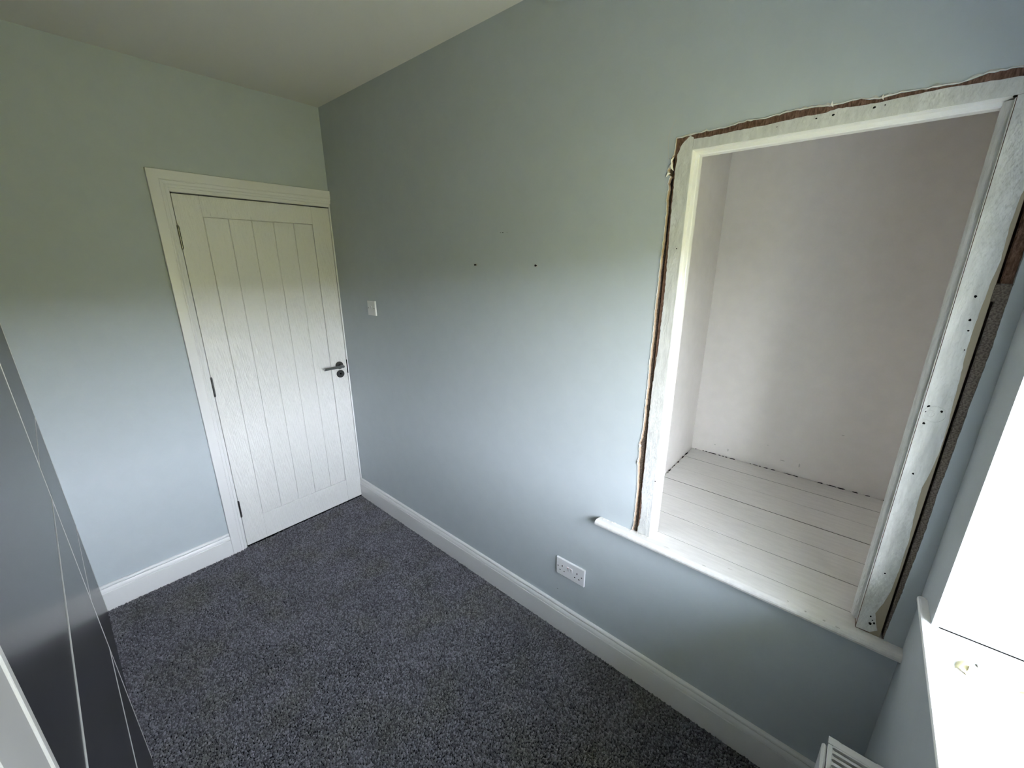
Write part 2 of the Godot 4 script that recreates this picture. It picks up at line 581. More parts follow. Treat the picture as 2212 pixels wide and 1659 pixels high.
# ---------------------------------------------------------------- the cupboard behind the opening
func recess() -> void:
	var st := mb()
	cbox(st, Vector3(0.907, 0.6, 1.95), Vector3(0.99, 2.5, 3.06))
	tag(build(st, "wall_recess", M.recess), "off-white back wall inside the cupboard opening", "wall", "structure")
	st = mb()
	cbox(st, Vector3(0.06, 0.6, 1.95), Vector3(0.907, 2.5, 2.011))
	tag(build(st, "wall_recess", M.recess), "narrow off-white side wall inside the cupboard opening", "wall", "structure")
	st = mb()
	cbox(st, Vector3(0.06, 0.6, 2.845), Vector3(0.907, 2.5, 3.06))
	tag(build(st, "wall_recess", M.recess), "hidden side wall of the cupboard nearest the window", "wall", "structure")
	st = mb()
	cbox(st, Vector3(0.06, 2.175, 2.011), Vector3(0.907, 2.5, 2.98))
	tag(build(st, "ceiling", M.recess), "ceiling inside the cupboard opening", "ceiling", "structure")
	# inner skins of the cupboard beside and over the opening, so that light comes in by the opening alone
	st = mb()
	cbox(st, Vector3(0.06, 0.6, 2.8), Vector3(0.064, 2.36, 2.9))
	cbox(st, Vector3(0.06, 0.6, 2.0), Vector3(0.064, 2.36, 2.10))
	cbox(st, Vector3(0.06, 2.02, 2.10), Vector3(0.064, 2.36, 2.8))
	tag(build(st, "wall_recess", M.recess), "inner face of the wall round the cupboard opening", "wall", "structure")
	# painted floor boards
	var fl := base("floor_recess", Vector3(0.0, 0.69, 2.011))
	tag(fl, "white painted floor boards inside the cupboard opening", "floor", "structure")
	st = mb()
	cbox(st, Vector3(0.05, -0.09, 0), Vector3(0.907, -0.021, 0.834))
	build(st, "board_bed", M.grime, fl)
	var xs := [0.0595, 0.2005, 0.343, 0.487, 0.6285, 0.7745, 0.9045]
	for i in 6:
		st = mb()
		var y := [0.0, 0.0004, -0.0006, 0.0003, -0.0004, 0.0][i] as float
		var gap := [0.0016, 0.0010, 0.0014, 0.0020, 0.0012, 0.0015][i] as float
		cbox(st, Vector3(xs[i] + gap, -0.021, 0.004), Vector3(xs[i + 1] - 0.0012, y, 0.832), 0.0008)
		build(st, "plank", M.board, fl)
	for i in range(0, 6):
		st = mb()
		cbox(st, Vector3(xs[i] - 0.0022, -0.012, 0.004), Vector3(xs[i] + 0.0024, -0.0011, 0.832))
		build(st, "joint", M.grime, fl)
	# dirt and broken filler along the foot of the back and side walls
	for k in 34:
		st = mb()
		var z := 0.02 + rng.randf() * 0.80
		if k < 10:
			z = 0.44 + rng.randf() * 0.38
		blot(st, Vector3(0.9005 + rng.randf() * 0.003, 0.0012, z), Vector3(0, 0, 1), Vector3(1, 0, 0), rng.randf_range(0.004, 0.030), rng.randf_range(0.003, 0.011), Vector3.UP)
		build(st, "dirt", M.grime, fl)
	for k in 14:
		st = mb()
		blot(st, Vector3(0.25 + rng.randf() * 0.64, 0.0012, 0.0045 + rng.randf() * 0.003), Vector3(1, 0, 0), Vector3(0, 0, 1), rng.randf_range(0.010, 0.035), rng.randf_range(0.003, 0.007), Vector3.UP)
		build(st, "dirt", M.grime, fl)
	# scuffs low on the back wall
	for k in [[0.115, 0.052, 0.012, 0.004], [0.18, 0.04, 0.006, 0.02], [0.35, 0.12, 0.01, 0.004], [0.42, 0.06, 0.02, 0.006], [0.49, 0.055, 0.006, 0.022], [0.62, 0.25, 0.012, 0.004]]:
		st = mb()
		blot(st, Vector3(0.9067, k[1], k[0]), Vector3(0, 0, 1), Vector3(0, 1, 0), k[2], k[3], Vector3(-1, 0, 0))
		build(st, "scuff", M.scuff, fl)
	# the ledge board with its rounded nosing
	var l := base("ledge", Vector3(0, 0.69, 2.4))
	tag(l, "worn white ledge board with rounded nose below the cupboard opening", "ledge", "structure")
	st = mb()
	var p := PackedVector2Array()
	for k in [[0.0585, -0.004], [0.0, -0.004], [-0.022, -0.0045], [-0.029, -0.008], [-0.033, -0.014], [-0.034, -0.019], [-0.032, -0.026], [-0.027, -0.030], [-0.018, -0.032], [0.0585, -0.032]]:
		p.append(Vector2(k[0], k[1] + 0.004))
	# the middle stretch, between the frame's feet, runs back to the planks
	sweep(st, p, Vector3(0, 0, -0.30), Vector3(0, 0, 0.43), Vector3(1, 0, 0), Vector3(0, 1, 0))
	var pn := PackedVector2Array()
	for k in p:
		pn.append(Vector2(minf(k.x, 0.002), k.y))
	sweep(st, pn, Vector3(0, 0, -0.452), Vector3(0, 0, -0.30), Vector3(1, 0, 0), Vector3(0, 1, 0), 0.25, 0.0)
	sweep(st, pn, Vector3(0, 0, 0.43), Vector3(0, 0, DEEP - 2.4), Vector3(1, 0, 0), Vector3(0, 1, 0))
	build(st, "ledge_board", M.board, l)
	# crumbs of plaster along the back of the ledge, left end and feet of the frame
	for k in 34:
		st = mb()
		var z := -0.445 + rng.randf() * 0.20
		if k > 24:
			z = 0.34 + rng.randf() * 0.09
		crumb(st, Vector3(-0.001 - rng.randf() * 0.008, 0.001, z), rng.randf_range(0.0015, 0.005))
		build(st, "crumb", M.plaster, l)
	for k in [[-0.02, -0.05, 0.016, 0.005], [-0.012, 0.19, 0.006, 0.004], [-0.022, 0.235, 0.006, 0.006], [-0.026, 0.28, 0.007, 0.005], [-0.03, 0.31, 0.012, 0.004], [-0.01, -0.18, 0.02, 0.003], [0.02, 0.02, 0.02, 0.003]]:
		st = mb()
		blot(st, Vector3(k[0], 0.0002, k[1]), Vector3(0, 0, 1), Vector3(1, 0, 0), k[2], k[3], Vector3.UP)
		build(st, "scuff", M.scuff, l)

func crumb(st: SurfaceTool, at: Vector3, s: float) -> void:
	var v := []
	for d in [Vector3(1, 0, 0), Vector3(-1, 0, 0), Vector3(0, 0.7, 0), Vector3(0, -0.3, 0), Vector3(0, 0, 1.3), Vector3(0, 0, -1.3)]:
		v.append(at + d * s * rng.randf_range(0.6, 1.2))
	for x in [0, 1]:
		for y in [2, 3]:
			for z in [4, 5]:
				tri(st, v[x], v[y], v[z], v[x] + v[y] + v[z] - at * 3.0)

# ---------------------------------------------------------------- the old timber frame in the opening
func opening_frame() -> void:
	var f := base("trim_1", Vector3(0, 0.69, 2.447))
	tag(f, "worn white timber frame round the open cupboard hole", "frame", "structure")
	var z0 := 2.1005 - 2.447
	var z1 := 2.8 - 2.447
	var zi0 := 2.147 - 2.447
	var zi1 := 2.7475 - 2.447
	var yt := 2.031 - 0.69
	var yi := 1.9815 - 0.69
	var st := mb()
	cbox(st, Vector3(0.003, 0.0, z0), Vector3(0.06, yt, zi0), 0.001)
	build(st, "jamb", M.bare, f).set_meta("label", "left post of the frame, bare brown edge")
	st = mb()
	cbox(st, Vector3(0.003, 0.0, zi1), Vector3(0.06, yt, z1), 0.001)
	build(st, "jamb", M.bare, f).set_meta("label", "right post of the frame, white with beige worn edge")
	st = mb()
	cbox(st, Vector3(0.003, yi, zi0 + 0.0006), Vector3(0.06, yt, zi1 - 0.0006), 0.001)
	build(st, "head", M.bare, f)
	# skins of old paint with a ragged outer edge
	var pts := PackedVector2Array([Vector2(zi0 + 0.0005, 0.002), Vector2(zi0 + 0.0005, yi + 0.030)])
	var e := PackedVector2Array()
	for k in [[2.138, 2.017], [2.128, 2.010], [2.116, 1.998], [2.107, 1.975], [2.1045, 1.93], [2.1055, 1.85], [2.106, 1.78], [2.1085, 1.70], [2.1105, 1.62], [2.111, 1.55], [2.110, 1.48], [2.1095, 1.42], [2.1055, 1.34], [2.103, 1.28], [2.102, 1.2], [2.1025, 1.1], [2.1035, 1.03], [2.1045, 0.95], [2.103, 0.88], [2.1055, 0.845], [2.1085, 0.80], [2.1085, 0.76], [2.106, 0.73], [2.102, 0.705], [2.102, 0.692]]:
		e.append(Vector2(k[0] - 2.447, k[1] - 0.69))
	pts.append_array(roughen(e, 0.0010, 0.006))
	st = mb()
	slab_zy(st, pts, 0.0018, 0.0045)
	build(st, "paint_skin", M.oldpaint, f)
	pts = PackedVector2Array([Vector2(zi1 + 0.001, yi), Vector2(zi0 + 0.0015, yi)])
	e = PackedVector2Array()
	for k in [[2.1485, 2.0075], [2.19, 2.0065], [2.26, 2.0085], [2.33, 2.009], [2.39, 2.0125], [2.44, 2.0115], [2.47, 2.0155], [2.52, 2.0125], [2.60, 2.0145], [2.65, 2.0155], [2.69, 2.0135], [2.73, 2.0125], [2.78, 2.0105], [2.799, 2.0115]]:
		e.append(Vector2(k[0] - 2.447, k[1] - 0.69))
	pts.append_array(roughen(e, 0.0009, 0.007))
	pts.append(Vector2(z1 - 0.001, yi))
	st = mb()
	slab_zy(st, pts, 0.0018, 0.0045)
	build(st, "paint_skin", M.oldpaint, f)
	pts = PackedVector2Array([Vector2(zi1 + 0.001, yi - 0.0006), Vector2(zi1 + 0.001, 0.003)])
	e = PackedVector2Array()
	for k in [[2.7780, 0.695], [2.7915, 0.71], [2.7845, 0.73], [2.7780, 0.76], [2.7865, 0.80], [2.7935, 0.85], [2.7950, 0.92], [2.7950, 1.0], [2.7915, 1.06], [2.7885, 1.11], [2.7885, 1.15], [2.7935, 1.19], [2.7975, 1.25], [2.7970, 1.32], [2.7935, 1.37], [2.7920, 1.43], [2.7885, 1.48], [2.7880, 1.53], [2.7895, 1.58], [2.7915, 1.64], [2.7950, 1.68], [2.7920, 1.74], [2.7935, 1.80], [2.7985, 1.83], [2.7985, 1.9], [2.7985, 1.978]]:
		e.append(Vector2(k[0] - 2.447, k[1] - 0.69))
	pts.append_array(roughen(e, 0.0005, 0.01))
	pts.append(Vector2(z1 - 0.001, yi - 0.0006))
	st = mb()
	slab_zy(st, pts, 0.0018, 0.0045)
	build(st, "paint_skin", M.oldpaint, f)
	st = mb()
	cbox(st, Vector3(0.0024, 0.002, z1 - 0.024), Vector3(0.0045, yi, z1 - 0.0008))
	build(st, "undercoat", M.undercoat, f).set_meta("label", "beige worn undercoat along the right edge")
	# stop beads inside the frame: the left and head ones square, the right one rounded
	st = mb()
	sweep(st, PackedVector2Array([Vector2(0.0042, 0), Vector2(0.0042, 0.0012), Vector2(0.0305, 0.0012), Vector2(0.031, 0.010), Vector2(0.034, 0.0125), Vector2(0.058, 0.0125), Vector2(0.061, 0.010), Vector2(0.061, 0)]), Vector3(0, 0.003, zi0), Vector3(0, yi, zi0), Vector3(1, 0, 0), Vector3(0, 0, 1))
	build(st, "stop_bead", M.gloss, f)
	st = mb()
	sweep(st, PackedVector2Array([Vector2(0.0042, 0), Vector2(0.0042, 0.0012), Vector2(0.0305, 0.0012), Vector2(0.031, 0.009), Vector2(0.034, 0.0115), Vector2(0.058, 0.0115), Vector2(0.061, 0.009), Vector2(0.061, 0)]), Vector3(0, yi, zi0 + 0.001), Vector3(0, yi, zi1 - 0.001), Vector3(1, 0, 0), Vector3(0, -1, 0))
	build(st, "stop_bead", M.gloss, f)
	st = mb()
	var pr := PackedVector2Array([Vector2(0.0042, 0), Vector2(0.0042, 0.001), Vector2(0.018, 0.001)])
	for k in 9:
		var a := PI * k / 8.0
		pr.append(Vector2(0.036 - cos(a) * 0.018, 0.001 + sin(a) * 0.013))
	pr.append(Vector2(0.061, 0.002))
	pr.append(Vector2(0.061, 0))
	sweep(st, pr, Vector3(0, 0.018, zi1), Vector3(0, yi - 0.004, zi1), Vector3(1, 0, 0), Vector3(0, 0, -1))
	build(st, "stop_bead", M.oldpaint, f)
	# dark slit between frame and wall on the right
	# nail holes, knots and the ghost of a round catch plate
	for k in [[2.776, 1.605, 0.005], [2.779, 1.555, 0.005], [2.7815, 1.532, 0.0035], [2.785, 1.49, 0.0022], [2.758, 1.352, 0.006], [2.756, 1.338, 0.0035], [2.7805, 1.345, 0.0045], [2.758, 1.31, 0.005], [2.7665, 1.18, 0.0045], [2.772, 0.888, 0.0035], [2.771, 0.745, 0.004], [2.774, 0.722, 0.007], [2.781, 0.728, 0.005], [2.7765, 0.735, 0.003], [2.78, 2.0, 0.005]]:
		st = mb()
		blot(st, Vector3(0.0016, k[1] - 0.69, k[0] - 2.447), Vector3(0, 0, 1), Vector3(0, 1, 0), k[2], k[2] * 1.3, Vector3(-1, 0, 0))
		build(st, "nail_hole", M.dark, f)
	for k in [[2.148, 0.925, 0.005], [2.1335, 1.715, 0.004], [2.35, 2.0, 0.003], [2.462, 2.004, 0.006], [2.43, 2.003, 0.004], [2.535, 2.004, 0.006], [2.553, 2.005, 0.003], [2.745, 1.979, 0.006]]:
		st = mb()
		blot(st, Vector3(0.0016, k[1] - 0.69, k[0] - 2.447), Vector3(0, 0, 1), Vector3(0, 1, 0), k[2], k[2] * 0.8, Vector3(-1, 0, 0))
		build(st, "nail_hole", M.grime, f)
	st = mb()
	lathe(st, [Vector2(0.0205, 0.0), Vector2(0.0202, 0.0012), Vector2(0.0188, 0.0012), Vector2(0.018, 0.0)], Vector3(0.0018, 1.335 - 0.69, 2.7705 - 2.447), Vector3(-1, 0, 0), 26)
	lathe(st, [Vector2(0.009, 0.0), Vector2(0.0088, 0.0011), Vector2(0.007, 0.0012), Vector2(0.006, 0.0003), Vector2(0.0, 0.0003)], Vector3(0.0018, 1.335 - 0.69, 2.764 - 2.447), Vector3(-1, 0, 0), 18)
	build(st, "catch_mark", M.oldpaint, f)

# ---------------------------------------------------------------- the door
const DL := -0.7748
const DR := -0.0128

func door() -> void:
	# lining: two cheeks and a head, set in the doorway
	var lin := base("door_frame", Vector3(-0.4, 0, 0))
	tag(lin, "white lining that frames the cottage door", "door frame", "structure")
	var st := mb()
	cbox(st, Vector3(-0.405, 0, -0.1), Vector3(DL - 0.0025 + 0.4, 2.026, 0.0), 0.001)
	build(st, "lining_side", M.gloss, lin)
	st = mb()
	cbox(st, Vector3(DR + 0.0035 + 0.4, 0, -0.1), Vector3(0.4, 2.026, 0.0), 0.001)
	build(st, "lining_side", M.gloss, lin)
	st = mb()
	cbox(st, Vector3(DL - 0.0025 + 0.4, 1.9985, -0.1), Vector3(DR + 0.0035 + 0.4, 2.026, 0.0), 0.001)
	build(st, "lining_head", M.gloss, lin)
	# stops behind the leaf close the light off
	st = mb()
	cbox(st, Vector3(DL + 0.4 - 0.003, 0, -0.1), Vector3(DL + 0.425, 1.99, -0.046))
	cbox(st, Vector3(DR + 0.375, 0, -0.1), Vector3(DR + 0.404, 1.99, -0.046))
	cbox(st, Vector3(DL + 0.4 - 0.003, 1.97, -0.1), Vector3(DR + 0.404, 2.0, -0.046))
	cbox(st, Vector3(DL + 0.4, -0.005, -0.1), Vector3(DR + 0.4, 0.0055, -0.003))
	build(st, "door_stop", M.dark, lin)
	# lock keep let into the lining
	st = mb()
	cbox(st, Vector3(DR + 0.4028, 0.952, -0.04), Vector3(0.3925, 1.046, 0.0022), 0.0006)
	build(st, "lock_keep", M.dark, lin).set_meta("label", "dark metal lock keep on the frame")

	var d := base("door_1", Vector3(DL, 0.0, 0.0))
	tag(d, "closed white cottage door of five grooved vertical boards with lever handle", "door", "structure")
	var w := 0.762
	var y0 := 0.0105
	var y1 := 1.992
	var gx0 := -0.6635 - DL
	var gx1 := -0.1215 - DL
	var gy0 := 0.178
	var gy1 := 1.8935
	st = mb()
	cbox(st, Vector3(0.0008, y0 + 0.001, -0.044), Vector3(w - 0.0008, y1 - 0.001, -0.008))
	build(st, "core", M.groove, d)
	st = mb()
	cbox(st, Vector3(0, y0, -0.03), Vector3(gx0 - 0.0012, y1, 0), 0.0018)
	build(st, "stile", M.door, d)
	st = mb()
	cbox(st, Vector3(gx1 + 0.0012, y0, -0.03), Vector3(w, y1, 0), 0.0018)
	build(st, "stile", M.door, d)
	st = mb()
	cbox(st, Vector3(gx0 - 0.0012, gy1 + 0.0012, -0.03), Vector3(gx1 + 0.0012, y1, 0), 0.0016)
	build(st, "rail", M.door, d)
	st = mb()
	cbox(st, Vector3(gx0 - 0.0012, y0, -0.03), Vector3(gx1 + 0.0012, gy0 - 0.0006, 0), 0.0016)
	build(st, "rail", M.door, d)
	var bw := (gx1 - gx0) / 5.0
	for i in 5:
		st = mb()
		cbox(st, Vector3(gx0 + bw * i + 0.0004, gy0, -0.03), Vector3(gx0 + bw * (i + 1) - 0.0004, gy1, -0.0012), 0.0028)
		build(st, "board", M.door, d)
	# hinges: a knuckle of five barrels between two leaves
	for y in [1.793, 1.0275, 0.2695]:
		st = mb()
		cbox(st, Vector3(-0.0125, y - 0.052, -0.001), Vector3(-0.0012, y + 0.052, 0.0009), 0.0003)
		var h := build(st, "hinge", M.steel_dark, d)
		st = mb()
		for k in 5:
			var a := -0.052 + 0.0208 * k
			lathe(st, [Vector2(0.0, a + 0.0005), Vector2(0.0052, a + 0.0005), Vector2(0.0060, a + 0.0014), Vector2(0.0060, a + 0.0194), Vector2(0.0052, a + 0.0203), Vector2(0.0, a + 0.0203)], Vector3(-0.0012, y, 0.0052), Vector3.UP, 14)
		for s in [-1.0, 1.0]:
			lathe(st, [Vector2(0.0046, 0), Vector2(0.0046, 0.002), Vector2(0.0025, 0.0045), Vector2(0.0, 0.005)], Vector3(-0.0012, y + s * 0.052, 0.0052), Vector3(0, s, 0), 12)
		build(st, "knuckle", M.steel, h)
	# lever handle on a round rose
	var hx := -0.0645 - DL
	var hy := 1.0165
	st = mb()
	lathe(st, [Vector2(0.0258, 0), Vector2(0.0258, 0.006), Vector2(0.0245, 0.0085), Vector2(0.0, 0.0085)], Vector3(hx, hy, 0), Vector3(0, 0, 1), 32)
	var han := build(st, "handle", M.steel_dark, d)
	st = mb()
	lathe(st, [Vector2(0.0, 0), Vector2(0.0095, 0), Vector2(0.0095, 0.040), Vector2(0.0095, 0.0495), Vector2(0.0085, 0.053), Vector2(0.0, 0.0535)], Vector3(hx, hy, 0.006), Vector3(0, 0, 1), 20)
	lathe(st, [Vector2(0.0, -0.0), Vector2(0.0095, 0.0), Vector2(0.0095, 0.122), Vector2(0.0088, 0.1245), Vector2(0.0, 0.125)], Vector3(hx, hy, 0.050), Vector3(-1, 0.0, 0), 20)
	build(st, "lever", M.steel, han)
	# key escutcheon below it
	st = mb()
	lathe(st, [Vector2(0.0258, 0), Vector2(0.0258, 0.006), Vector2(0.0245, 0.0085), Vector2(0.0075, 0.0085), Vector2(0.0068, 0.006), Vector2(0.0, 0.006)], Vector3(hx + 0.0005, 0.958, 0), Vector3(0, 0, 1), 32)
	var es := build(st, "escutcheon", M.steel_dark, d)
	st = mb()
	lathe(st, [Vector2(0.0055, 0), Vector2(0.0055, 0.0006), Vector2(0.0, 0.0008)], Vector3(hx + 0.0005, 0.961, 0.006), Vector3(0, 0, 1), 16)
	cbox(st, Vector3(hx - 0.0015, 0.945, 0.006), Vector3(hx + 0.0025, 0.961, 0.0066))
	build(st, "keyhole", M.dark, es)

	# architrave: a moulded casing on the left and over the top, mitred; none on the right
	var arch := base("trim_2", Vector3(0, 0, 0))
	tag(arch, "white moulded casing round the left and top of the door", "door casing", "structure")
	# x runs from the door's edge outwards, y out of the wall
	var pr := PackedVector2Array()
	for k in [[0.0, 0.0], [0.0, 0.008], [0.0015, 0.0098], [0.006, 0.0108], [0.0105, 0.0128], [0.0125, 0.0128], [0.0135, 0.0112], [0.0155, 0.0112], [0.019, 0.0125], [0.0235, 0.0155], [0.0265, 0.0168], [0.0285, 0.0168], [0.0292, 0.0155], [0.0308, 0.0155], [0.0318, 0.0176], [0.036, 0.0180], [0.071, 0.0180], [0.0722, 0.0168], [0.0725, 0.0]]:
		pr.append(Vector2(k[0], k[1]))
	var xi := -0.7812
	var yi := 2.0165
	st = mb()
	sweep(st, pr, Vector3(xi, 0.0, 0), Vector3(xi, yi, 0), Vector3(-1, 0, 0), Vector3(0, 0, 1), 0.0, 1.0)
	build(st, "casing_side", M.gloss, arch)
	st = mb()
	sweep(st, pr, Vector3(xi, yi, 0), Vector3(-0.0002, yi, 0), Vector3(0, 1, 0), Vector3(0, 0, 1), -1.0, 0.0)
	build(st, "casing_head", M.gloss, arch)

# ---------------------------------------------------------------- skirting
func skirting_profile() -> PackedVector2Array:
	# x out of the wall, y up
	var pr := PackedVector2Array()
	for k in [[0.0, 0.0], [0.018, 0.0], [0.018, 0.1045], [0.0174, 0.1055], [0.0142, 0.1062], [0.0142, 0.1082], [0.0172, 0.1098], [0.0168, 0.115], [0.0155, 0.120], [0.0138, 0.1245], [0.0122, 0.1275], [0.0112, 0.1285], [0.0060, 0.1282], [0.0060, 0.1308], [0.0112, 0.1316], [0.0122, 0.1345], [0.0118, 0.139], [0.0098, 0.1425], [0.0066, 0.1442], [0.003, 0.1445], [0.0, 0.1445]]:
		pr.append(Vector2(k[0], k[1]))
	return pr

func baseboards() -> void:
	var pr := skirting_profile()
	var st := mb()
	sweep(st, pr, Vector3(0, 0, 0.0015), Vector3(0, 0, DEEP), Vector3(-1, 0, 0), Vector3(0, 1, 0))
	tag(build(st, "baseboard_right", M.gloss), "white moulded skirting board below the cupboard opening and socket", "skirting board", "structure")
	st = mb()
	sweep(st, pr, Vector3(WARD - 0.2, 0, 0), Vector3(-0.8542, 0, 0), Vector3(0, 0, 1), Vector3(0, 1, 0))
	tag(build(st, "baseboard_back", M.gloss), "short white moulded skirting board between wardrobe and door casing", "skirting board", "structure")

# ---------------------------------------------------------------- sliding wardrobe
func wardrobe() -> void:
	var w := base("wardrobe", Vector3(WARD, 0, 0))
	w.rotation.z = 0.0095
	tag(w, "glossy dark grey sliding wardrobe with thin silver bars along the left wall", "wardrobe")
	var st := mb()
	cbox(st, Vector3(-0.60, -0.006, 0.022), Vector3(-0.045, 2.30, 0.04))
	cbox(st, Vector3(-0.60, -0.006, 2.80), Vector3(-0.045, 2.30, 2.82))
	cbox(st, Vector3(-0.60, 2.28, 0.04), Vector3(0.02, 2.30, 2.80))
	cbox(st, Vector3(-0.62, 0.0, 0.022), Vector3(-0.60, 2.30, 2.82))
	build(st, "body", M.ward_body, w)
	# each door: four lacquered panels between thin bars and two stiles
	sliding_door(w, 0.020, 1.06, 0.0, M.ward, M.alu, "dark grey door nearest the back wall")
	sliding_door(w, 1.0, 2.088, 0.017, M.ward, M.alu, "dark grey middle door")
	st = mb()
	cbox(st, Vector3(-0.02, 0.012, 2.0905), Vector3(0.017, 2.275, 2.196), 0.002)
	build(st, "stile", M.ward_light, w)
	st = mb()
	cbox(st, Vector3(-0.02, 0.012, 2.1985), Vector3(0.016, 2.275, 2.815), 0.001)
	build(st, "end_panel", M.ward_light, w).set_meta("label", "pale grey end panel")

func sliding_door(w: Node3D, z0: float, z1: float, x: float, m: Material, bar: Material, label: String) -> void:
	var st := mb()
	cbox(st, Vector3(x - 0.016, 0.006, z0 + 0.004), Vector3(x - 0.006, 2.275, z1 - 0.004))
	var d := build(st, "sliding_door", M.dark, w)
	d.set_meta("label", label)
	var ys := [0.006, 0.512, 1.05, 1.60, 2.275]
	for i in 4:
		st = mb()
		cbox(st, Vector3(x - 0.012, ys[i] + (0.0045 if i > 0 else 0.0), z0 + 0.0045), Vector3(x, ys[i + 1] - 0.0045, z1 - (0.014 if x > 0.0 else 0.0045)), 0.0006)
		build(st, "panel", m, d)
		if i > 0:
			st = mb()
			cbox(st, Vector3(x - 0.012, ys[i] - 0.0028, z0 + 0.004), Vector3(x + 0.0012, ys[i] + 0.0028, z1 - 0.006), 0.0008)
			build(st, "bar", bar, d)
	st = mb()
	cbox(st, Vector3(x - 0.016, 0.006, z0), Vector3(x + 0.0012, 2.275, z0 + 0.0042), 0.0008)
	build(st, "stile", bar, d)
	st = mb()
	cbox(st, Vector3(x - 0.016, 0.006, z1 - (0.0135 if x > 0.0 else 0.0042)), Vector3(x + 0.0015, 2.275, z1), 0.0008)
	build(st, "stile", bar, d)

# ---------------------------------------------------------------- radiator under the window
func radiator() -> void:
	var x0 := -1.25
	var x1 := -0.302
	var top := 0.6
	var zf := 2.7265
	var zb := 2.829
	var r := base("radiator", Vector3(-0.78, 0, 2.78))
	tag(r, "white panel radiator with slotted top grille under the window sill", "radiator")
	var o := Vector3(-0.78, 0, 2.78)
	var st := mb()
	cbox(st, Vector3(x0, 0.12, zf - 0.0105) - o, Vector3(x1 - 0.018, top - 0.006, zf - 0.001) - o, 0.004)
	build(st, "front_panel", M.rad, r)
	st = mb()
	cbox(st, Vector3(x0 + 0.01, 0.13, zb - 0.012) - o, Vector3(x1 - 0.018, top - 0.02, zb - 0.002) - o, 0.003)
	build(st, "rear_panel", M.rad, r)
	# folded end caps
	for s in [[x1 - 0.0012, x1], [x0, x0 + 0.0012]]:
		st = mb()
		cbox(st, Vector3(s[0], 0.13, zf) - o, Vector3(s[1], top - 0.0015, zb) - o)
		build(st, "end_cap", M.rad, r)
	for s in [[x1 - 0.019, x1], [x0, x0 + 0.019]]:
		# the flange has a notch cut in its edge
		st = mb()
		var p := PackedVector2Array()
		for k in [[zf, 0.0], [zb, 0.0], [zb, 1.0], [zb - 0.016, 1.0], [zb - 0.018, 0.86], [zf + 0.027, 0.86], [zf + 0.024, 0.82], [zf + 0.020, 0.96], [zf + 0.017, 1.0], [zf, 1.0]]:
			var xx: float = lerpf(s[0], s[1], k[1])
			if s[1] != x1:
				xx = lerpf(s[1], s[0], k[1])
			p.append(Vector2(k[0] - o.z, xx - o.x))
		sweep(st, p, Vector3(0, top - 0.0012, 0), Vector3(0, top, 0), Vector3(0, 0, 1), Vector3(1, 0, 0))
		build(st, "end_flange", M.rad, r)
	# top grille: rim and cross bars with rounded slots between them
	st = mb()
	var ga := x0 + 0.0195
	var gb := x1 - 0.0195
	cbox(st, Vector3(ga, top - 0.010, zf) - o, Vector3(gb, top - 0.0006, zf + 0.0085) - o, 0.0008)
	cbox(st, Vector3(ga, top - 0.010, zb - 0.0085) - o, Vector3(gb, top - 0.0006, zb) - o, 0.0008)
	var g := build(st, "top_grille", M.rad, r)
	var x := gb
	while x > ga + 0.008:
		st = mb()
		slot_bar(st, x - o.x, top - 0.0008, zf + 0.0085 - o.z, zb - 0.0085 - o.z)
		build(st, "grille_bar", M.rad, g)
		x -= 0.0146
	st = mb()
	cbox(st, Vector3(x0 + 0.01, 0.16, zf + 0.004) - o, Vector3(x1 - 0.022, top - 0.055, zb - 0.02) - o)
	build(st, "convector", M.backing, r)

# a bar between two slots, flared where it meets the rim so that the slot ends are round
func slot_bar(st: SurfaceTool, x: float, y: float, za: float, zb: float) -> void:
	var p := PackedVector2Array()
	var half := 0.0034
	var fl := 0.0038
	var left := []
	for k in 5:
		var a := PI / 2.0 * k / 4.0
		left.append(Vector2(za + fl * (1.0 - cos(a)) , half + fl * (1.0 - sin(a))))
	var side := left.duplicate()
	var mir := left.duplicate()
	mir.reverse()
	for q in mir:
		side.append(Vector2(za + zb - q.x, q.y))
	for q in side:
		p.append(Vector2(q.x, x + q.y))
	side.reverse()
	for q in side:
		p.append(Vector2(q.x, x - q.y))
	sweep(st, p, Vector3(0, y - 0.0012, 0), Vector3(0, y, 0), Vector3(0, 0, 1), Vector3(1, 0, 0))
	cbox(st, Vector3(x - half, y - 0.009, za), Vector3(x - half + 0.0011, y - 0.0008, zb))

